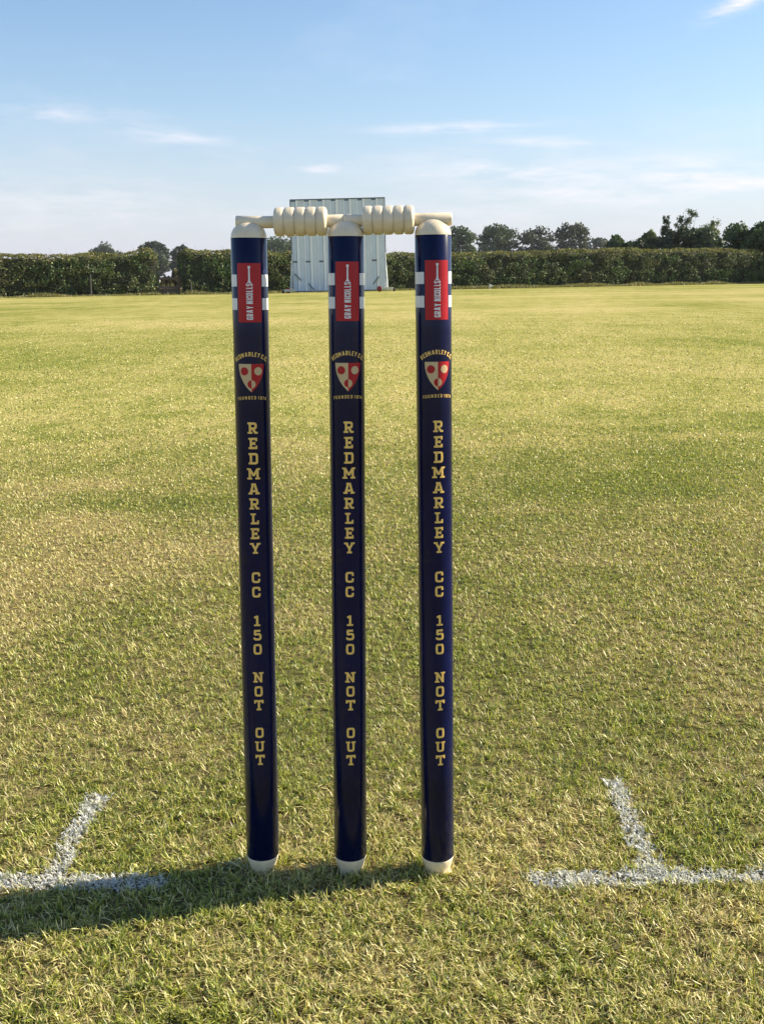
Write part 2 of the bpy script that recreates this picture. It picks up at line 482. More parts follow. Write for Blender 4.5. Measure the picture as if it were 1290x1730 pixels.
def emit(key, V, Q, T, Cc):
    a = CAT[key]; o = OFF[key]
    a[0].append(V); a[1].append(Q + o); a[2].append(T + o); a[3].append(Cc); OFF[key] += len(V)


ZONES = ((0.62, 1.35, 118000, 0.0, 0.44, 3, 1.0), (1.35, 1.9, 52000, 0.0, 0.44, 2, 1.0), (1.9, 5.0, 172000, 0.0, 0.42, 2, 1.0), (5.0, 24.0, 158000, 0.0, 0.39, 2, 1.0),
         (0.5, 1.9, 108000, 0.44, 1.10, 2, 1.3), (1.9, 5.0, 66000, 0.42, 0.72, 2, 1.35), (5.0, 24.0, 24000, 0.39, 0.52, 2, 1.35))
for (r0, r1, N, a0, a1, nseg, wmul) in ZONES:
    x, y, r = sample(N, r0, r1, a0, a1)
    # blades gather in tufts: pull them a little to tuft centres
    tx = (fbm(x, y, 55, 71, 2) - 0.5) * 0.030; ty = (fbm(x, y, 55, 77, 2) - 0.5) * 0.030
    x = x + tx; y = y + ty
    keep = avoid_stumps(x, y); x, y, r = x[keep], y[keep], r[keep]; N = len(x)
    c, dry = blade_colours(x, y, rng.random(N))
    tuft = vnoise(x, y, 38, 81)
    ln = np.where(dry, rng.uniform(0.006, 0.019, N), rng.uniform(0.005, 0.0135, N) * (0.55 + 0.9 * tuft)) * (1 - 0.3 * smst(1.5, 4, r))
    keepf = rng.random(N) > smst(7, 24, r); x, y, r, c, dry, ln, tuft = x[keepf], y[keepf], r[keepf], c[keepf], dry[keepf], ln[keepf], tuft[keepf]; N = len(x)
    wd = np.maximum(rng.uniform(0.0006, 0.0015, N), 0.00082 * r * rng.uniform(0.8, 1.2, N)) * wmul
    tl = np.where(dry, rng.uniform(0.85, 1.6, N), np.abs(rng.normal(0.75, 0.42, N)))
    cu = np.where(dry, rng.normal(0.1, 1.1, N), rng.normal(0.75, 0.7, N))
    azm = rng.uniform(0, 2 * math.pi, N)
    for bb in BASES: ln = ln * (1 + 0.7 * np.exp(-(np.hypot(x - bb[0], y - bb[1]) / 0.03) ** 2))   # uncut tufts hugging each foot
    paint = {kk: strip_cover(x, y, CREASE[kk]) if r0 < 2.2 else np.zeros(N) for kk in ('left', 'right', 'dab')}
    which = np.full(N, 'grass', dtype='<U6')
    rr = rng.random(N)
    for kk, amt in (('left', 0.95), ('right', 0.92), ('dab', 0.5)):
        which[(paint[kk] * amt) > rr] = kk
    for kk in CAT:
        s = which == kk
        if not s.any(): continue
        cc = c[s]
        if kk != 'grass':
            ln[s] *= 0.7
            wmix = rng.uniform(0.55, 1.0, (s.sum(), 1)); cc = cc * (1 - wmix) + np.array([0.87, 0.87, 0.87]) * wmix
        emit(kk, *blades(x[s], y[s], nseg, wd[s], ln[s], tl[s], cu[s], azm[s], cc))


for kk in ('left', 'right'):                  # paint that has reached the thatch, in broken flakes
    fx, fy = [], []
    for (p, q, d, n, wd) in CREASE[kk]:
        L = np.linalg.norm(q - p); nn = int(L * (wd + 0.01) / 0.0035 ** 2 * 1.5)
        u = rng.uniform(-0.006, L + 0.006, nn); v = rng.uniform(-wd / 2 - 0.005, wd / 2 + 0.005, nn)
        fx.append(p[0] + d[0] * u - d[1] * v); fy.append(p[1] + d[1] * u + d[0] * v)
    x, y = np.concatenate(fx), np.concatenate(fy); sel = strip_cover(x, y, CREASE[kk]) * 0.75 > rng.random(len(x)); x, y = x[sel], y[sel]; N = len(x)
    emit(kk, *blades(x, y, 2, rng.uniform(0.0014, 0.0032, N), rng.uniform(0.004, 0.011, N), rng.uniform(1.2, 1.6, N), rng.normal(0, 0.2, N), rng.uniform(0, 6.28, N), np.array([[0.84, 0.84, 0.84]]) * rng.uniform(0.6, 1.05, (N, 1))))


def flush(key, name):
    a = CAT[key]
    return mesh(name, np.concatenate(a[0]), [np.concatenate(a[1]), np.concatenate(a[2])], M_blade, False, np.concatenate(a[3]))


tag(obj('grass', flush('grass', 'grass')), 'short mown green and straw coloured turf around the stumps', 'grass', kind='stuff')
for key, lab in (('left', 'white painted crease mark on the turf left of the stumps'),
                 ('right', 'white painted crease mark on the turf right of the stumps'),
                 ('dab', 'faint dab of white paint beside the foot of the left stump')):
    tag(obj('crease_marking' if key != 'dab' else 'paint_dab', flush(key, 'crease_marking')), lab, 'line marking', kind='structure')

# ------------------------------------------------------------------ lettering
TT = 0.19
GL = {
 'R': (0.98, [[(.24, 0), (.24, 1)], 'c', [(.1, .92), (.58, .92), (.78, .88), (.80, .70), (.78, .50), (.58, .46), (.24, .46)], [(.48, .46), (.78, .04)]], [[(0, .075), (.46, .075)], [(0, .925), (.24, .925)], [(.66, .075), (.98, .075)]]),
 'E': (0.86, [[(.24, 0), (.24, 1)], [(.2, .915), (.80, .915)], [(.2, .085), (.80, .085)], [(.24, .5), (.60, .5)]], [[(0, .925), (.24, .925)], [(0, .075), (.24, .075)], [(.76, .70), (.76, 1)], [(.76, 0), (.76, .30)], [(.58, .36), (.58, .64)]]),
 'D': (0.92, [[(.24, 0), (.24, 1)], 'c', [(.1, .915), (.58, .915), (.80, .90), (.82, .66), (.82, .34), (.80, .10), (.58, .085), (.1, .085)]], [[(0, .925), (.24, .925)], [(0, .075), (.24, .075)]]),
 'M': (1.30, [[(.27, 0), (.27, 1)], [(1.03, 0), (1.03, 1)], [(.27, .95), (.65, .32)], [(1.03, .95), (.65, .32)]], [[(0, .925), (.3, .925)], [(1.0, .925), (1.30, .925)], [(.02, .075), (.50, .075)], [(.80, .075), (1.28, .075)]]),
 'A': (1.12, [[(.22, .05), (.50, 1)], [(.90, .05), (.62, 1)], [(.32, .30), (.80, .30)]], [[(0, .075), (.42, .075)], [(.70, .075), (1.12, .075)], [(.30, .925), (.66, .925)]]),
 'L': (0.84, [[(.28, 0), (.28, 1)], [(.2, .085), (.80, .085)]], [[(.02, .925), (.54, .925)], [(.02, .075), (.3, .075)], [(.75, 0), (.75, .34)]]),
 'Y': (1.06, [[(.20, .97), (.53, .42)], [(.86, .97), (.53, .42)], [(.53, .45), (.53, 0)]], [[(0, .925), (.40, .925)], [(.66, .925), (1.06, .925)], [(.28, .075), (.78, .075)]]),
 'C': (0.86, ['c', [(.74, .62), (.74, .80), (.70, .91), (.45, .915), (.16, .90), (.12, .70), (.12, .30), (.16, .10), (.45, .085), (.70, .09), (.74, .20), (.74, .38)]], []),
 '1': (0.64, [[(.34, 0), (.34, 1)], [(.06, .80), (.34, .93)]], [[(.02, .075), (.64, .075)]]),
 '5': (0.82, [[(.72, .915), (.12, .915)], [(.18, .95), (.18, .50)], 'c', [(.14, .54), (.45, .60), (.68, .58), (.72, .40), (.72, .22), (.66, .09), (.40, .085), (.14, .09), (.10, .26)]], []),
 '0': (0.84, ['o', [(.42, .915), (.68, .91), (.73, .72), (.73, .28), (.68, .09), (.42, .085), (.16, .09), (.11, .28), (.11, .72), (.16, .91)]], []),
 'N': (1.08, [[(.25, 0), (.25, 1)], [(.83, 0), (.83, 1)], [(.25, .95), (.83, .05)]], [[(0, .925), (.3, .925)], [(.02, .075), (.48, .075)], [(.60, .925), (1.08, .925)]]),
 'T': (0.94, [[(.47, 0), (.47, 1)], [(0.02, .915), (.92, .915)]], [[(.08, .68), (.08, 1)], [(.86, .68), (.86, 1)], [(.22, .075), (.72, .075)]]),
 'U': (1.02, ['c', [(.24, 1), (.24, .40), (.25, .10), (.51, .085), (.77, .10), (.78, .40), (.78, 1)]], [[(.02, .925), (.44, .925)], [(.58, .925), (1.0, .925)]]),
 'G': (0.86, ['c', [(.74, .66), (.72, .90), (.45, .915), (.14, .90), (.12, .70), (.12, .30), (.14, .10), (.45, .085), (.72, .10), (.74, .30), (.74, .46)], [(.44, .46), (.80, .46)]], []),
 'I': (0.40, [[(.20, 0), (.20, 1)]], []),
 'S': (0.82, ['c', [(.70, .70), (.68, .90), (.41, .915), (.14, .90), (.12, .70), (.20, .56), (.41, .50), (.64, .44), (.70, .30), (.68, .10), (.41, .085), (.14, .10), (.12, .30)]], []),
 'F': (0.80, [[(.20, 0), (.20, 1)], [(.14, .915), (.74, .915)], [(.2, .5), (.62, .5)]], []),
 '8': (0.82, ['o', [(.41, .915), (.66, .90), (.68, .71), (.62, .53), (.41, .50), (.20, .53), (.14, .71), (.16, .90)], 'o', [(.41, .50), (.66, .48), (.70, .28), (.66, .10), (.41, .085), (.16, .10), (.12, .28), (.16, .48)]], []),
 '7': (0.78, [[(.06, .915), (.74, .915)], [(.70, .95), (.30, 0)]], []),
 '4': (0.84, [[(.60, 0), (.60, 1)], [(.56, .95), (.10, .32)], [(.06, .30), (.80, .30)]], []),
 '.': (0.36, [[(.18, 0), (.18, .2)]], []),
}
GL['O'] = GL['0']
RS = 0.01825                                 # stump radius


def chaikin(p, n=2, closed=False):
    p = [np.array(q, float) for q in p]
    for _ in range(n):
        o = []
        rg = range(len(p)) if closed else range(len(p) - 1)
        if not closed: o.append(p[0])
        for i in rg:
            a, b = p[i], p[(i + 1) % len(p)]
            o += [a * .75 + b * .25, a * .25 + b * .75]
        if not closed: o.append(p[-1])
        p = o
    return p


def glyph_strokes(ch, serif):
    wd, body, ser = GL[ch]; out = []; mode = None
    for s in body:
        if isinstance(s, str): mode = s; continue
        if mode == 'c': s = chaikin(s, 2)
        if mode == 'o': s = chaikin(s, 2, True); s = s + [s[0], s[1]]
        out.append((s, 1.0)); mode = None
    if serif: out += [(s, 0.80) for s in ser]
    return wd, out


class Wrap(MB):
    """flat print laid round the stump: u runs round it, v up it (metres)"""
    lift = 0.00016; bump_ = 0
    def w(s, u, v, extra=0.0):
        r = RS + s.lift + extra; a = u / RS
        return (r * math.sin(a), -r * math.cos(a), v)
    def stroke(s, pts, th):
        pts = [np.array(p, float) for p in pts]; res = [pts[0]]
        for a, b in zip(pts, pts[1:]):
            n = max(1, int(np.linalg.norm(b - a) / 0.0011))
            res += [a + (b - a) * k / n for k in range(1, n + 1)]
        s.bump_ = (s.bump_ + 1) % 12; ex = s.bump_ * 0.000006
        rows = []
        for i, p in enumerate(res):
            d = res[min(i + 1, len(res) - 1)] - res[max(i - 1, 0)]; d = d / (np.linalg.norm(d) + 1e-12)
            n = np.array([-d[1], d[0]]) * th / 2
            rows.append([s.w(*(p + n), ex), s.w(*p, ex), s.w(*(p - n), ex)])
        s.grid(np.array(rows))
    def rect(s, u0, u1, v0, v1, ex=0.0):
        n = max(2, int((u1 - u0) / 0.0008)); us = np.linspace(u0, u1, n)
        s.grid(np.array([[s.w(u, v, ex) for u in us] for v in (v0, v1)]))
    def rows(s, lst, ex=0.0, n=16):
        """lst: (v, u_left, u_right)"""
        s.grid(np.array([[s.w(u, v, ex) for u in np.linspace(a, b, n)] for (v, a, b) in lst]))
    def text(s, txt, h, place, serif=False, xs=1.0, th=None, gap=0.16):
        """place(advance, height) -> (u, v)"""
        th = th or TT * h; x = 0.0
        for ch in txt:
            if ch == ' ': x += 0.42 * h * xs; continue
            wd, st_ = glyph_strokes(ch, serif)
            for (pts, k) in st_:
                s.stroke([place(x + p[0] * h * xs, p[1] * h) for p in pts], th * k)
            x += (wd + gap) * h * xs
        return x - gap * h * xs
    @staticmethod
    def width(txt, h, xs, gap=0.16):
        return sum((0.42 if c == ' ' else GL[c][0] + gap) * h * xs for c in txt) - gap * h * xs


# heights along the stump, read at its front face
def zl(py): return at(588, py, 1.1305 - RS)[2]


Z_NAVY_TOP, Z_NAVY_BOT = 0.6965, 0.0185
stump_parts = []          # (name, mesh, parent index or None, label)
s = MB(); s.lathe([(0.0, Z_NAVY_BOT), (RS - 0.0004, Z_NAVY_BOT), (RS, Z_NAVY_BOT + 0.0006), (RS, 0.2), (RS, 0.4), (RS, 0.6), (RS, Z_NAVY_TOP - 0.0006), (RS - 0.0004, Z_NAVY_TOP), (0.0, Z_NAVY_TOP)], 64)
me_shaft = s.mesh('shaft', M_navy, True)
s = MB(); s.lathe([(0.0, -0.02), (0.0128, -0.02), (0.0136, 0.001), (0.0150, 0.006), (0.0171, 0.0135), (RS - 0.0002, 0.0176), (RS - 0.0004, Z_NAVY_BOT - 0.0001), (0, Z_NAVY_BOT - 0.0001)], 48)
me_foot = s.mesh('foot', M_cream, True)
# dome with the groove the bails lie in
DH, GR, AX = 0.0160, 0.0067, 0.0155          # dome height, groove radius, bail axis above the navy
rr = np.concatenate([np.linspace(0, 0.95, 34), np.linspace(0.957, 1, 8)]) * RS
aa = np.linspace(0, 2 * math.pi, 96, endpoint=False)
Xd = rr[:, None] * np.cos(aa); Yd = rr[:, None] * np.sin(aa)
Zd = DH * np.sqrt(np.clip(1 - (rr / RS) ** 2.3, 0, 1))[:, None] + 0 * Xd
gro = AX - np.sqrt(np.clip(GR ** 2 - Yd ** 2, 0, None)); Zd = np.where(np.abs(Yd) < GR, np.minimum(Zd, gro), Zd)
s = MB(); s.grid(np.stack([Xd, Yd, Zd + Z_NAVY_TOP + 0.0001], -1), True)
me_dome = s.mesh('dome', M_cream, True)
# maker's label
lv0, lv1 = zl(542), zl(441); lh = 0.0125
s = Wrap(); s.rect(-lh, lh, lv0, lv1); me_label = s.mesh('maker_label', M_red, True)
s = Wrap(); s.lift = 0.00030
th_h, th_x = 0.0066, 0.62
tw_ = Wrap.width('GRAY NICOLLS', th_h, th_x, 0.2)
v_lo, v_hi = zl(537.5), zl(476.0); sc = (v_hi - v_lo) / tw_
s.text('GRAY NICOLLS', th_h, lambda a, h: (th_h / 2 - h, v_lo + a * sc), False, th_x, 0.00105, 0.2)
me_maker = s.mesh('maker_lettering', M_white, True)
s = Wrap(); s.lift = 0.00030                   # the little upright bat above the name
b0, b1 = zl(474.5), zl(446)
s.rows([(b0 - 0.0002, -0.0024, 0.0024), (b0 + 0.0006, -0.0016, 0.0016), (b0 + 0.0018, -0.0010, 0.0010), (b0 + 0.0030, -0.00085, 0.00085), (b1 - 0.0026, -0.00075, 0.00075), (b1 - 0.0020, -0.0012, 0.0012), (b1 - 0.0005, -0.0013, 0.0013), (b1, -0.0009, 0.0009)], 0, 5)
me_bat = s.mesh('bat_emblem', M_white, True)
# white side bands, in two pairs
bands = []
for (ya, yb) in ((481, 460.5), (521, 501)):
    for sgn in (-1, 1):
        s = Wrap(); u0, u1 = 0.0136, 0.0355
        s.rect(u0 if sgn > 0 else -u1, u1 if sgn > 0 else -u0, zl(ya), zl(yb)); bands.append(s.mesh('white_band', M_white, True))
# crest
cv0, cv1 = zl(661), zl(613); ch_ = cv1 - cv0; cw = 0.0137
def shield(v):                                  # half width at fraction v (0 tip .. 1 top)
    return cw * (1 - (1 - min(v / 0.98, 1)) ** 2.05) ** 0.92
vv = np.concatenate([[0.0, 0.015, 0.04, 0.08], np.linspace(0.13, 1, 18)])
s = Wrap(); s.rows([(cv0 + v * ch_, -shield(v), 0.0) for v in vv]); me_sh_l = s.mesh('shield_half', M_tan, True)
s = Wrap(); s.rows([(cv0 + v * ch_, 0.0, shield(v)) for v in vv]); me_sh_r = s.mesh('shield_half', M_red, True)
def disc(cu, cv, r, half, mat):
    s = Wrap(); s.lift = 0.00030
    t = np.linspace(-1, 1, 22)
    s.rows([(cv + r * math.sin(q * math.pi / 2), cu - (r * math.cos(q * math.pi / 2) if half <= 0 else 0), cu + (r * math.cos(q * math.pi / 2) if half >= 0 else 0)) for q in t], 0, 9)
    return s.mesh('roundel', mat, True)
dr_ = 0.0041
discs = [disc(-cw * 0.52, cv0 + 0.74 * ch_, dr_, 0, M_red), disc(cw * 0.52, cv0 + 0.74 * ch_, dr_, 0, M_tan),
         disc(0, cv0 + 0.28 * ch_, dr_, -1, M_red), disc(0, cv0 + 0.28 * ch_, dr_, 1, M_tan)]
s = Wrap(); hh = 0.0044; Rarc = 0.0262; t_ = 'REDMARLEY C.C.'; xa_ = 0.037 / Wrap.width(t_, hh, 1.0, 0.22); tw_ = 0.037; vc = zl(600.0)
def arc(a, h):
    ph = (a - tw_ / 2) / Rarc
    return ((Rarc + h) * math.sin(ph), vc + (Rarc + h) * math.cos(ph) - Rarc)
s.text(t_, hh, arc, False, xa_, 0.00080, 0.22); me_arc = s.mesh('crest_lettering', M_gold, True)
s = Wrap(); hh2 = 0.0033; t_ = 'FOUNDED 1874'; xf_ = 0.0325 / Wrap.width(t_, hh2, 1.0, 0.34); tw2 = 0.0325; vf = zl(673.0)
s.text(t_, hh2, lambda a, h: (a - tw2 / 2, vf + h - 0.6 * (a - tw2 / 2) ** 2 / 0.09), False, xf_, 0.00052, 0.34); me_found = s.mesh('crest_lettering', M_gold, True)
# the long upright lettering
letters = []; TXT = 'REDMARLEY CC 150 NOT OUT'; v_top, v_end = zl(722), zl(1285); LH = 0.0115
for i, chh in enumerate(TXT):
    if chh == ' ': continue
    vcen = v_top + (v_end - v_top) * i / (len(TXT) - 1); wd = GL[chh][0] * LH * 0.92
    s = Wrap(); s.text(chh, LH, lambda a, h: (a - wd / 2, vcen - LH / 2 + h), True, 0.92, 0.0023)
    letters.append(s.mesh('letter', M_gold, True))


def build_stump(label):
    e = obj('stump', None); tag(e, label, 'stump', 'three stumps of the wicket')
    obj('shaft', me_shaft, e); obj('foot', me_foot, e); obj('dome', me_dome, e)
    lb = obj('maker_label', me_label, e); lb['label'] = 'red maker label with white upright lettering'
    obj('lettering', me_maker, lb)['kind'] = 'stuff'; obj('bat_emblem', me_bat, lb)
    for b in bands: obj('white_band', b, e)
    cr = obj('crest', me_sh_l, e); cr['label'] = 'tan and red shield crest with three roundels'
    obj('shield_half', me_sh_r, cr)
    for d in discs: obj('roundel', d, cr)
    obj('crest_lettering', me_arc, cr)['kind'] = 'stuff'; obj('crest_lettering', me_found, cr)['kind'] = 'stuff'
    for me in letters: obj('letter', me, e)
    return e


def copy_tree(o, parent=None):
    c = o.copy(); col.objects.link(c); c.parent = parent
    for ch in list(o.children): copy_tree(ch, c)
    return c


SLAB = ['navy cricket stump on the left, under the far end of the left bail',
        'navy cricket stump in the middle where both bails meet',
        'navy cricket stump on the right, sunlit along its right side']
first = build_stump(SLAB[0]); stumps = [first]
for k in (1, 2):
    c = copy_tree(first); c['label'] = SLAB[k]; stumps.append(c)
tops = []
for st_, e, B in zip(STP, stumps, BASES):
    T = at(*st_['top'], B[1] + 0.004); d = Vector(T - B).normalized()
    face = math.atan2(-B[0], B[1])             # turn that faces the viewer
    yaw = math.radians(st_['yaw']) - math.atan2(B[0], B[1])
    q = Vector((0, 0, 1)).rotation_difference(d)
    e.rotation_mode = 'QUATERNION'; e.rotation_quaternion = q @ Euler((0, 0, yaw)).to_quaternion()
    e.location = Vector(B)
    for ch in e.children:
        if ch.name.split('.')[0] == 'dome': ch.rotation_euler = (0, 0, -yaw)
    tops.append(Vector(B) + d * (Z_NAVY_TOP + AX))

# ------------------------------------------------------------------ bails
def bail_profile(l_long, l_barrel, l_short, rs=0.0064, rb=0.0143, rings=5):
    a = [(0, 0), (rs * 1.08 - 0.0006, 0), (rs * 1.08, 0.0006), (rs * 0.95, l_long * 0.6), (rs * 0.93, l_long)]
    b = []; wr = l_barrel / rings
    for i in range(rings):
        for j in range(0, 15):
            u = j / 14
            e = abs(2 * u - 1)
            h = (1 - e ** 3.6) ** 0.5
            lowl = rb * 0.84 if i > 0 else rb * 0.60
            lowr = rb * 0.84 if i < rings - 1 else rb * 0.60
            low = lowl if u < 0.5 else lowr
            if j == 0 and i > 0: continue
            b.append((low + (rb - low) * h, l_long + wr * (i + u)))
    b = [(0, l_long)] + [(rs * 0.9, l_long)] + b + [(rs * 0.9, l_long + l_barrel), (0, l_long + l_barrel)]
    x0 = l_long + l_barrel
    c = [(rs * 0.97, x0), (rs, x0 + l_short - 0.0006), (rs - 0.0006, x0 + l_short), (0, x0 + l_short)]
    return a, b, c


def make_bail(p, q, frac, label):
    p, q = Vector(p), Vector(q); L = (q - p).length
    e = obj('bail', None); tag(e, label, 'bail', 'pair of bails on the stumps')
    a, b, c = bail_profile(L * frac[0], L * frac[1], L * (1 - frac[0] - frac[1]))
    for nm, pr in (('spigot', a), ('barrel', b), ('spigot', c)):
        s = MB(); s.lathe(pr, 48, 'x'); obj(nm, s.mesh(nm, M_cream, True), e)
    e.location = p; e.rotation_mode = 'QUATERNION'; e.rotation_quaternion = Vector((1, 0, 0)).rotation_difference((q - p).normalized())
    return e


def on_axis(px, pa, pb):
    """point on the line pa-pb that stands at column px"""
    lo, hi = -0.6, 1.6
    for _ in range(50):
        t = (lo + hi) / 2; P = pa + (pb - pa) * t; d = np.array(P) - EYE
        if CX + FPX * d.dot(Rv) / d.dot(Fv) < px: lo = t
        else: hi = t
    return pa + (pb - pa) * lo


make_bail(on_axis(399, tops[0], tops[1]), on_axis(580.3, tops[0], tops[1]), (0.352, 0.497), 'cream ribbed bail resting on the left and middle stumps')
make_bail(on_axis(581.6, tops[1], tops[2]), on_axis(763, tops[1], tops[2]), (0.168, 0.485), 'cream ribbed bail resting on the middle and right stumps')

# ------------------------------------------------------------------ hedge line
HA, HB = np.array([-18.5, 53.6]), np.array([22.8, 71.0]); hd = (HB - HA) / np.linalg.norm(HB - HA); hn = np.array([hd[1], -hd[0]])   # hn faces the pitch


def hedge_s(px):
    """distance along the hedge line of column px"""
    t = (px - CX) / FPX
    # X = t * (Y cos + ...): at far range depth ~ Y
    s = (t * HA[1] * 1.0 - HA[0]) / (hd[0] - t * hd[1]); return s


LEAF_G = np.array([[0.066, 0.108, 0.030], [0.088, 0.132, 0.035], [0.052, 0.086, 0.030], [0.115, 0.150, 0.042], [0.100, 0.120, 0.040], [0.105, 0.095, 0.042]])


def leaf_quads(P, N, size, tint, aspect=0.6):
    """one small folded leaf per point, lying across normal N"""
    n = len(P); r = rng.normal(size=(n, 3)); N = N / (np.linalg.norm(N, axis=1, keepdims=True) + 1e-9)
    a = np.cross(N, r); a /= np.linalg.norm(a, axis=1, keepdims=True) + 1e-9; b = np.cross(N, a)
    s = size[:, None]
    V = np.stack([P - a * s, P - b * s * aspect + N * s * 0.15, P + a * s, P + b * s * aspect + N * s * 0.15], 1)
    i = (np.arange(n) * 4)[:, None]
    return V.reshape(-1, 3), i + np.array([[0, 1, 2, 3]]), np.repeat(tint, 4, 0)


def build_hedge(s0, s1, height, depth, label, seed, n_per_m, open_end=None):
    e = obj('hedge', None); tag(e, label, 'hedge', 'hedges along the boundary')
    c0 = HA + hd * (s0 + s1) / 2; e.location = (c0[0], c0[1], float(gz(c0[0])))
    L = s1 - s0; N = int(L * n_per_m)
    def surf(s, t):
        """t 0..1 up the front, over the top, part of the back; returns local xyz and outward normal"""
        h = height(s) + (fbm(s, s * 0 + seed, 0.9, seed, 4) - 0.5) * 0.28
        bulge = (fbm(s, t * 3, 0.8, seed + 5, 4) - 0.5) * 0.95
        f = np.clip(t / 0.55, 0, 1); top = np.clip((t - 0.55) / 0.25, 0, 1); back = np.clip((t - 0.8) / 0.2, 0, 1)
        out = depth / 2 * (0.88 + 0.18 * np.sin(f * math.pi)) - top * depth + bulge * (1 - back) * 0.38
        z = f * h - back * h * 0.6 + 0.12 * np.sin(top * math.pi)
        nx_ = np.where(t < 0.55, 1.0, np.where(t < 0.8, 0.0, -1.0)); nz_ = np.where(t < 0.5, 0.25, np.where(t < 0.83, 1.0, 0.2))
        return out, z, nx_, nz_
    # leaves
    s = rng.uniform(0, L, N); t = rng.uniform(0, 1, N) ** 0.9
    out, z, nx_, nz_ = surf(s + s0, t)
    dp = np.abs(rng.normal(0, 0.10, N)) + (vnoise(s + s0, t * 6, 2.2, seed + 9) > 0.62) * 0.22
    out = out - dp * nx_; z = np.maximum(z - dp * nz_ * 0.7, 0.02)
    # round off the two ends
    en = np.minimum(s, L - s); pinch = smst(0, 0.5, en); out = out * (0.55 + 0.45 * pinch); z = z * (0.90 + 0.10 * pinch)
    ss = s - L / 2
    P = np.stack([hd[0] * ss + hn[0] * out, hd[1] * ss + hn[1] * out, z + gz(hd[0] * ss + c0[0]) - float(gz(c0[0]))], -1)
    Nn = np.stack([hn[0] * nx_, hn[1] * nx_, nz_], -1) + rng.normal(0, 0.75, (N, 3))
    ci = np.clip((vnoise(s + s0, z * 2, 0.8, seed + 20) * 5.5 + rng.normal(0, 1.1, N)).astype(int), 0, 5)
    tint = 1.2 * LEAF_G[ci] * (0.55 + 0.8 * rng.random((N, 1))) * (0.6 + 0.8 * vnoise(s + s0, z * 1.6, 1.6, seed + 31))[:, None]
    young = (rng.random(N) < smst(0.75, 1.02, z / (height(s + s0) + 0.01)) * 0.62)
    tint[young] = np.array([0.26, 0.235, 0.075]) * (0.7 + 0.6 * rng.random((young.sum(), 1)))
    red = rng.random(N) < 0.025; tint[red] = np.array([0.15, 0.075, 0.04])
    V, Q, T = leaf_quads(P, Nn, rng.uniform(0.028, 0.072, N), tint)
    obj('foliage', mesh('foliage', V, [Q], M_leaf, False, T), e)
    # dark twiggy inside
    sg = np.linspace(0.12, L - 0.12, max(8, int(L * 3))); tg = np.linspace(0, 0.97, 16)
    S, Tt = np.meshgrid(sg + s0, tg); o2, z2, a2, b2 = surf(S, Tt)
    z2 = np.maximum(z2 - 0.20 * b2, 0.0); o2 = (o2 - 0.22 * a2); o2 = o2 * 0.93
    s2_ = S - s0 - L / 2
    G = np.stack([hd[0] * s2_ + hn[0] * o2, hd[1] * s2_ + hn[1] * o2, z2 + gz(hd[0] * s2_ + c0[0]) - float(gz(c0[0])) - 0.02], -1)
    m = MB(); m.grid(G)
    for cidx in (0, -1):                     # close the ends
        ring = G[:, cidx]; b = len(m.v); m.v += ring.tolist() + [ring.mean(0).tolist()]
        for q in range(len(ring)): m.t.append((b + q, b + (q + 1) % len(ring), b + len(ring)))
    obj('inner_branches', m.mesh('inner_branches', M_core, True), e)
    # thin shoots and dry stalks standing out of the top
    m = MB()
    for _ in range(int(L * 9)):
        q = random.uniform(0.2, L - 0.2); hh = float(height(np.array([q + s0]))[0]); dz = random.choice((0.2, 0.2, 0.25, 0.3, 0.45)) * random.uniform(0.6, 1.2)
        o_ = random.uniform(-0.4, 0.4) * depth; sl = random.uniform(-0.7, 0.7)
        x_, y_ = hd[0] * (q - L / 2) + hn[0] * o_, hd[1] * (q - L / 2) + hn[1] * o_
        z0 = hh - 0.15 + float(gz(x_ + c0[0]) - gz(c0[0]))
        m.tube([(x_, y_, z0), (x_ + sl * dz * 0.4, y_, z0 + dz * 0.6), (x_ + sl * dz, y_, z0 + dz)], [0.007, 0.005, 0.002], 3, False)
    obj('shoots', m.mesh('shoots', M_shoot), e)['kind'] = 'stuff'
    return e


M_shoot = principled('dry_shoots', (0.16, 0.145, 0.075), 0.9, 0, 0.3, 3)
sg0, sg1, sE = hedge_s(277), hedge_s(313), hedge_s(1252)
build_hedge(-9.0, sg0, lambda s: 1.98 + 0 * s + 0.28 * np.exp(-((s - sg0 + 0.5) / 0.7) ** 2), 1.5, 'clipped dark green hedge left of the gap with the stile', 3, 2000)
build_hedge(sg1, sE + 0.8, lambda s: 2.02 + 0.10 * np.sin(s * 0.21), 1.5, 'long clipped dark green hedge running behind the white sight screen', 13, 1900)

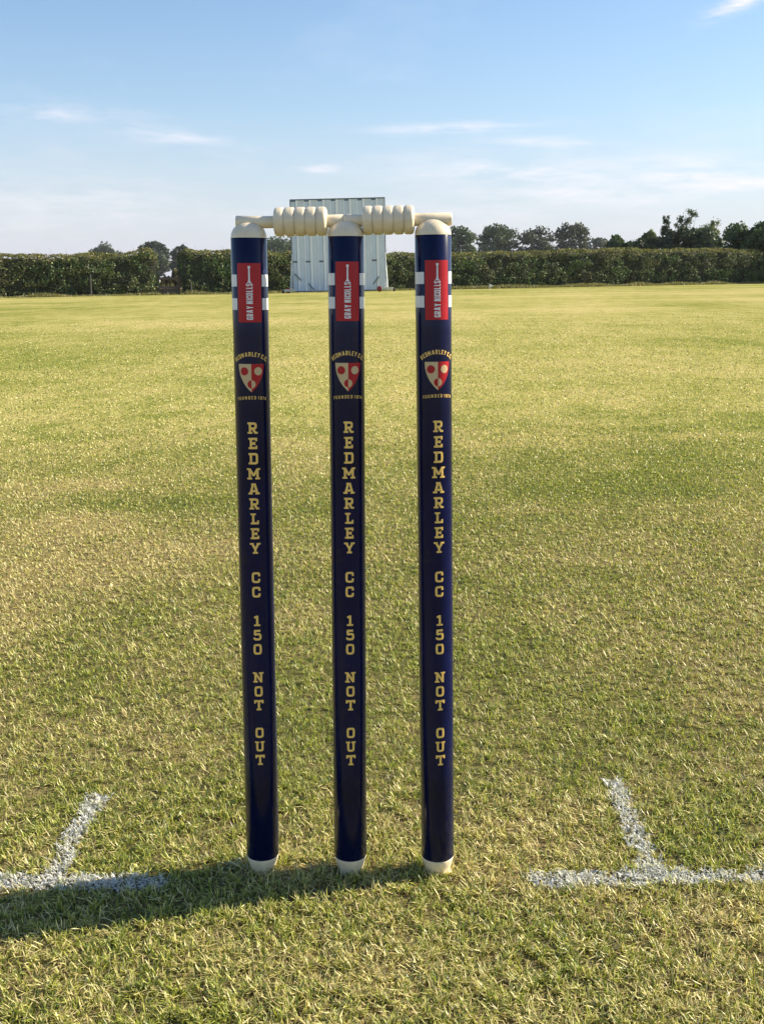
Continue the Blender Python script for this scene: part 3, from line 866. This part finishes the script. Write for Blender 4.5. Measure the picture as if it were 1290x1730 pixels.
# ------------------------------------------------------------------ trees and bushes beyond
def tree(name, label, cat, px0, px1, topy, Y, style, seed, hue=0, group='trees beyond the hedge', botf=0.22, n=4200, leaf=None):
    r = np.random.default_rng(seed); random.seed(seed)
    cpx = (px0 + px1) / 2; top = at(cpx, topy, Y); x0 = top[0]; zg = float(gz(x0)); h = top[2] - zg
    wd = (at(px1, topy, Y) - at(px0, topy, Y))[0]; R = wd / 2
    e = obj(name, None, None, (x0, Y, zg)); tag(e, label, cat, group)
    lob = []                                   # (x, y, z, r)
    if style == 'oak':
        cz = h * (botf + (1 - botf) * 0.50); rz = h * (1 - botf) * 0.52
        for _ in range(44):
            v = r.normal(size=3); v /= np.linalg.norm(v); q = r.uniform(0.55, 0.86)
            if v[2] < -0.5: v[2] *= 0.5
            rl = R * r.uniform(0.20, 0.36); lob.append((v[0] * q * R, v[1] * q * R, cz + v[2] * q * rz, rl))
        for q in (-0.7, -0.35, 0, 0.35, 0.7):
            lob.append((q * R, 0, cz + rz * 0.78 * math.sqrt(1 - q * q) * r.uniform(0.8, 1.05), R * r.uniform(0.22, 0.32)))
        lob += [(R * .72, 0, cz * 0.9, R * .36), (-R * .72, 0, cz * 0.9, R * .36), (0, 0, cz, R * .55), (0, 0, cz * 0.5, R * .6)]
    elif style == 'shrub':
        for _ in range(46):
            a = r.uniform(0, 6.28); q = r.uniform(0, 0.95) ** 0.7; zz = r.uniform(0.08, 0.97); sh = math.sqrt(max(0.03, 1 - zz ** 3.0))
            lob.append((math.cos(a) * q * R * sh, math.sin(a) * q * R * sh, h * zz, min(R, h * .6) * r.uniform(0.16, 0.34)))
        for q in (-0.75, -0.5, -0.25, 0, 0.25, 0.5, 0.75):
            lob.append((q * R, 0, h * 0.94 * (1 - abs(q) ** 3 * 0.5) * r.uniform(0.8, 1.0), min(R, h * .5) * r.uniform(0.14, 0.26)))
    elif style == 'spire':
        for _ in range(60):
            zz = r.uniform(0.06, 0.98); sh = (1 - zz) ** 0.8 + 0.06; a = r.uniform(0, 6.28); q = r.uniform(0.1, 0.95)
            lob.append((math.cos(a) * q * R * sh, math.sin(a) * q * R * sh, h * zz, R * (0.12 + 0.26 * (1 - zz))))
    elif style == 'open':
        for _ in range(40):
            zz = r.uniform(0.40, 0.98); a = r.uniform(0, 6.28); q = r.uniform(0.05, 1.0) * (1.0 - 0.5 * max(0, zz - 0.6) / 0.4)
            lob.append((math.cos(a) * q * R, math.sin(a) * q * R, h * zz, R * r.uniform(0.10, 0.24)))
        for _ in range(22):
            zz = r.uniform(0.08, 0.55); a = r.uniform(0, 6.28); q = r.uniform(0.1, 0.9)
            lob.append((math.cos(a) * q * R, math.sin(a) * q * R, h * zz, R * r.uniform(0.26, 0.42)))
    lob = np.array(lob)
    k = h / (lob[:, 2] + lob[:, 3] * 0.8).max(); lob[:, 2] *= k
    lob[:, 0] *= R / (np.abs(lob[:, 0]) + lob[:, 3] * 0.55).max(); n = int(n * 1.9)
    # crown leaves: most on the lobes' skins, some inside
    wgt = lob[:, 3] ** 2; wgt = wgt / wgt.sum(); pick = r.choice(len(lob), n, p=wgt)
    v = r.normal(size=(n, 3)); v /= np.linalg.norm(v, axis=1, keepdims=True)
    v[:, 2] = np.where(v[:, 2] < -0.3, v[:, 2] * 0.4, v[:, 2])
    if style in ('open', 'spire'): n = int(n * 1.5); pick = r.choice(len(lob), n, p=wgt); v = r.normal(size=(n, 3)); v /= np.linalg.norm(v, axis=1, keepdims=True); leaf = 0.075
    rad = lob[pick, 3] * (r.uniform(0.25, 1.45, n) if style in ('open', 'spire') else 1.0) * np.where(r.random(n) < 0.8, r.uniform(0.78, 1.10, n), r.uniform(0.3, 0.9, n))
    ragged = 1 + 0.22 * np.sin(v[:, 0] * 9 + pick) * np.sin(v[:, 2] * 8 + pick * 1.7)
    P = lob[pick, :3] + v * (rad * ragged)[:, None]; P[:, 2] = np.maximum(P[:, 2], 0.05)
    base = [np.array([0.064, 0.096, 0.034]), np.array([0.042, 0.064, 0.030]), np.array([0.108, 0.135, 0.044]), np.array([0.060, 0.070, 0.035]), np.array([0.16, 0.135, 0.06])][hue]
    tone = 0.7 + 0.6 * r.random(len(lob))
    tint = base[None] * tone[pick][:, None] * (0.65 + 0.7 * r.random((n, 1)))
    sz = leaf or max(0.05, (0.0010 if Y > 200 else 0.0015) * Y)
    V, Q, T = leaf_quads(P, v + r.normal(0, 0.7, (n, 3)), r.uniform(0.6, 1.35, n) * sz, tint, 0.72)
    obj('crown', mesh('crown', V, [Q], M_leaf, False, T), e)
    # trunk and limbs
    m = MB(); tr = max(0.05, 0.020 * h); fork = h * (0.30 if style == 'oak' else 0.22)
    lean = R * r.uniform(-0.06, 0.06)
    m.tube([(0, 0, -0.15), (lean * .3, 0, fork * 0.15), (lean * .7, 0, fork * 0.6), (lean, 0, fork), (lean * 1.2, 0, h * 0.62), (lean, 0, h * 0.86)], [tr * 1.5, tr * 1.1, tr * .95, tr * .85, tr * .45, tr * .12], 8)
    for (lx, ly, lz, lr) in lob[:{'oak': 12, 'open': 9, 'shrub': 5, 'spire': 0}[style]]:
        z0 = fork * r.uniform(0.75, 1.15); z0 = min(z0, lz * 0.9)
        m.tube([(lean * .9, 0, z0), (lx * .45, ly * .45, z0 + (lz - z0) * .55), (lx * 0.95, ly * 0.95, lz)], [tr * .34, tr * .18, tr * .06], 5, False)
    obj('trunk', m.mesh('trunk', M_bark, True), e)
    return e


T_ = tree
T_('oak_tree', 'small round dark tree far off above the left hedge', 'tree', 148, 207, 412, 420, 'oak', 1, 1, botf=0.0, n=6500)
T_('oak_tree', 'rounded dark tree rising behind the end of the left hedge', 'tree', 233, 285, 408, 330, 'oak', 2, 1, botf=0.0, n=6500)
T_('oak_tree', 'lopsided dark tree seen through the gap beside the stile', 'tree', 287, 329, 415, 300, 'oak', 33, 1, botf=0.0, n=5500)
T_('oak_tree', 'broad dark tree half hidden between left stump and sight screen', 'tree', 436, 520, 402, 330, 'oak', 4, 0, botf=0.0, n=5200)
T_('oak_tree', 'dark tree showing just right of the right stump', 'tree', 748, 805, 383, 260, 'oak', 5, 0, botf=0.0, n=5200)
T_('oak_tree', 'leafy spreading tree with a bump on its crown, second right of the stumps', 'tree', 804, 876, 379, 290, 'oak', 6, 0, botf=0.0, n=5200)
T_('oak_tree', 'thin crowned tree with sky showing through its middle', 'tree', 874, 944, 383, 290, 'oak', 7, 3, botf=0.0, n=3400)
T_('oak_tree', 'taller pointed tree at the right end of the oak row', 'tree', 938, 996, 377, 280, 'oak', 8, 3, botf=0.0, n=4200)
T_('oak_tree', 'low hazy tree furthest back between oak row and shrubs', 'tree', 988, 1034, 402, 420, 'oak', 9, 1, botf=0.0, n=3200)
T_('bush', 'low ragged dark bush poking over the hedge beside the oak row', 'bush', 1018, 1084, 400, 100, 'shrub', 10, 0, 'bushes behind the right hedge', n=3800)
T_('bush', 'compact round green bush behind the right hedge', 'bush', 1073, 1117, 391, 96, 'shrub', 11, 2, 'bushes behind the right hedge', n=3200)
T_('conifer_tree', 'narrow pointed conifer behind the right hedge', 'tree', 1104, 1146, 364, 104, 'spire', 12, 1, n=3600)
T_('tall_tree', 'tallest open tree with sky showing through its thin branches', 'tree', 1134, 1192, 353, 106, 'open', 13, 0, n=2600)
T_('tall_tree', 'open spreading tree sloping down right of the tallest tree', 'tree', 1172, 1240, 372, 102, 'open', 14, 2, n=4200)
T_('bush', 'wide low dark bush filling in below the open trees', 'bush', 1062, 1262, 389, 92, 'shrub', 17, 1, 'bushes behind the right hedge', n=10000)
T_('large_bush', 'tall dark bush reaching the ground at the right end of the hedge', 'bush', 1222, 1400, 367, 73.6, 'shrub', 15, 0, 'bushes behind the right hedge', n=12000)
T_('bush', 'pale dry bush standing behind the gap in the hedge', 'bush', 270, 334, 457, 62, 'shrub', 16, 4, 'bushes seen through the gap', n=3600)

# ------------------------------------------------------------------ stile in the gap, posts in the hedge
sm = (sg0 + sg1) / 2; gc = HA + hd * sm; gw = sg1 - sg0
e = obj('stile', None, None, (gc[0], gc[1], float(gz(gc[0]))), (0, 0, math.atan2(hd[1], hd[0])))
tag(e, 'low dark wooden rail stile in the gap of the hedge', 'stile')
for z in (0.36, 0.80):
    m = MB(); m.box((-gw / 2 - 0.05, -0.03, z - 0.06), (gw / 2 + 0.05, 0.03, z + 0.06)); obj('rail', m.mesh('rail', M_wood), e)
m = MB(); m.box((-gw / 2 + 0.05, 0.04, 0.06), (gw / 2 - 0.05, 0.07, 0.29)); obj('kick_board', m.mesh('kick_board', M_wood), e)
for sx in (-1, 1):
    m = MB(); m.box((sx * (gw / 2 - 0.03) - 0.06, 0.035, -0.2), (sx * (gw / 2 - 0.03) + 0.06, 0.15, 0.95)); obj('post', m.mesh('post', M_wood), e)
for (px, off, h, lab) in ((161, 0.9, 1.05, 'thin grey wooden post against the left hedge'), (325, 0.85, 0.62, 'short grey wooden post just right of the stile')):
    p = HA + hd * hedge_s(px) + hn * off
    m = MB(); m.tube([(0, 0, -0.2), (0.01, 0, h * 0.6), (0.015, 0, h)], [0.05, 0.046, 0.042], 8)
    tag(obj('wooden_post', m.mesh('wooden_post', M_post), None, (p[0], p[1], float(gz(p[0])))), lab, 'post')

# ------------------------------------------------------------------ sight screen
SY = 56.5
pl, pr = at(495.5, 494, SY), at(651.5, 492, SY); SW = pr[0] - pl[0]
szg = float(gz((pl[0] + pr[0]) / 2)); SH = at(573, 336.5, SY)[2] - szg
e = obj('sight_screen', None, None, ((pl[0] + pr[0]) / 2, SY, szg), (0, -math.atan2(0.014, 1), math.radians(-3)))
tag(e, 'tall white ribbed cricket sight screen on red wheels before the hedge', 'sight screen')
z0 = 0.10; x0 = -SW / 2; NR = 7; pitch = SW / NR
mid = z0 + (SH - z0) * 0.325
for i in range(NR):
    xa = x0 + i * pitch; rw = pitch * 0.46
    m = MB(); m.box((xa + rw, 0.03, z0), (xa + pitch - 0.004, 0.05, SH)); obj('board', m.mesh('board', M_screen), e)
    for (za, zb) in ((z0, mid - 0.045), (mid + 0.045, SH - 0.075)):
        m = MB(); b = len(m.v)
        xs = [xa, xa + 0.03, xa + rw - 0.10, xa + rw - 0.06]; ys = [0.028, -0.05, -0.05, 0.028]
        m.v += [(x, y, z) for z in (za, zb) for x, y in zip(xs, ys)]
        for f in ((0, 1, 5, 4), (1, 2, 6, 5), (2, 3, 7, 6), (0, 3, 2, 1), (4, 5, 6, 7), (3, 0, 4, 7)): m.q.append(f)
        obj('rib', m.mesh('rib', M_screen_rib), e)
    m = MB(); m.box((xa + rw - 0.055, -0.03, z0), (xa + rw + 0.055, 0.027, SH - 0.004)); obj('lit_rib_side', m.mesh('lit_rib_side', M_edge), e)  # pale strip painting the lit right side of the rib
    m = MB(); m.box((xa + 0.01, -0.02, SH - 0.07), (xa + rw - 0.06, 0.026, SH)); obj('rib_cap', m.mesh('rib_cap', M_shadow_steel), e)
    m = MB(); m.box((xa + 0.01, -0.02, mid - 0.04), (xa + rw - 0.06, 0.026, mid + 0.04)); obj('rib_joint', m.mesh('rib_joint', M_shadow_steel), e)
for (za) in (z0 - 0.06, SH + 0.002):
    m = MB(); m.box((x0 - 0.02, 0.0, za), (x0 + SW + 0.02, 0.09, za + 0.055)); obj('frame_rail', m.mesh('frame_rail', M_shadow_steel), e)
for sx in (x0 - 0.045, x0 + SW + 0.003):
    m = MB(); m.box((sx, 0.0, z0 - 0.06), (sx + 0.04, 0.09, SH + 0.057)); obj('frame_upright', m.mesh('frame_upright', M_shadow_steel), e)
for (xa, za, xb, zb) in ((x0 + 0.10, 0.95, x0 + 0.42, 0.62), (x0 + 0.78, 0.46, x0 + 1.06, 0.14), (x0 + SW - 0.64, 0.36, x0 + SW - 0.32, 0.74)):
    m = MB(); m.bar((xa, -0.075, za), (xb, -0.075, zb), 0.05, 0.04); obj('brace', m.mesh('brace', M_shadow_steel), e)
for sx in (-1, 1):
    bx = sx * (SW / 2 - 0.02)
    for (dx, dy, tz) in ((0.16, -0.5, 1.6), (0.20, -0.3, 1.9), (0.04, -0.55, 1.4)):
        m = MB(); m.tube([(bx + sx * 0.03, -0.06, tz), (bx + sx * dx * 0.75, dy, 0.16)], [0.022, 0.022], 6); obj('prop', m.mesh('prop', M_pole), e)
    m = MB(); m.box((bx - 0.16 if sx > 0 else bx - 0.42, -0.65, 0.08), (bx + 0.42 if sx > 0 else bx + 0.16, -0.48, 0.20)); obj('foot_beam', m.mesh('foot_beam', M_beam), e)
    wx = bx - 0.26 if sx > 0 else bx - 0.22
    wl = obj('wheel', None, e, (wx, -0.57, 0.135))
    s = MB(); s.lathe([(0.0, -0.05), (0.03, -0.055), (0.085, -0.03), (0.10, -0.045), (0.10, 0.045), (0.085, 0.03), (0, 0.05)], 24, 'z'); hub = obj('rim', s.mesh('rim', M_wheel, False), wl, (0, 0, 0), (math.pi / 2, 0, 0.2))
    s = MB(); s.lathe([(0.10, -0.045), (0.125, -0.045), (0.138, -0.02), (0.138, 0.02), (0.125, 0.045), (0.10, 0.045)], 24, 'z'); obj('tyre', s.mesh('tyre', M_wheel, True), wl, (0, 0, 0), (math.pi / 2, 0, 0.2))
    s = MB(); s.lathe([(0.0, -0.04), (0.06, -0.04), (0.085, -0.02), (0.085, 0.02), (0.06, 0.04), (0, 0.04)], 18, 'z'); obj('castor', s.mesh('castor', M_rubber, True), e, (bx + sx * 0.46, -0.57, 0.085), (math.pi / 2, 0, 0.2))

# ------------------------------------------------------------------ boundary flag
fp = at(826.5, 491, 58.0); fz = float(gz(fp[0]))
e = obj('boundary_flag', None, None, (fp[0], 58.0, fz)); tag(e, 'tiny white boundary flag on the far grass before the hedge', 'flag')
m = MB(); m.tube([(0, 0, -0.05), (0, 0, 0.30)], [0.012, 0.010], 6); obj('stick', m.mesh('stick', M_white), e)
m = MB(); b = len(m.v); m.v += [(0.01, 0, 0.30), (0.01, 0, 0.12), (0.20, 0.03, 0.20), (0.01, 0.006, 0.30), (0.01, 0.006, 0.12), (0.20, 0.036, 0.20)]
m.t += [(0, 1, 2), (3, 5, 4)]; m.q += [(0, 2, 5, 3), (1, 4, 5, 2), (0, 3, 4, 1)]; obj('pennant', m.mesh('pennant', M_white), e)

# ------------------------------------------------------------------ rough uncut grass along the hedge foot
N = 26000
s_ = rng.uniform(-12, sE + 8, N); o_ = 0.80 + np.abs(rng.normal(0, 0.16, N))
ingap = (s_ > sg0 - 0.1) & (s_ < sg1 + 0.1); o_ = np.where(ingap, rng.uniform(-3, 0.9, N), o_)
x = HA[0] + hd[0] * s_ + hn[0] * o_; y = HA[1] + hd[1] * s_ + hn[1] * o_
ln = rng.uniform(0.06, 0.22, N) * (0.4 + 1.1 * vnoise(s_, o_, 0.7, 5)) * np.where(ingap & (o_ < -1), 3.5, 1)
mixc = rng.random((N, 1)); cc = np.array([0.16, 0.19, 0.045]) * (1 - mixc) + np.array([0.40, 0.34, 0.15]) * mixc
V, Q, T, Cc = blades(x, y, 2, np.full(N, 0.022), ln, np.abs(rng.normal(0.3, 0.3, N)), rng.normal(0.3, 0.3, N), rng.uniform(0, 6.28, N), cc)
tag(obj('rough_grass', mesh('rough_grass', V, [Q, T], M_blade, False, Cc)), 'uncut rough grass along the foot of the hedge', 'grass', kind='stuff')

# ------------------------------------------------------------------ late summer haze
m, k, out = material('haze_air')
pv = k.n('ShaderNodeVolumePrincipled'); pv.inputs['Color'].default_value = (0.86, 0.91, 1.0, 1); pv.inputs['Density'].default_value = 0.00015
k.l(pv.outputs[0], out.inputs['Volume'])
b = MB(); b.box((-960, -960, -3.5), (960, 960, 26)); tag(obj('haze', b.mesh('haze', m)), 'thin pale summer haze over the field', 'haze', kind='stuff')
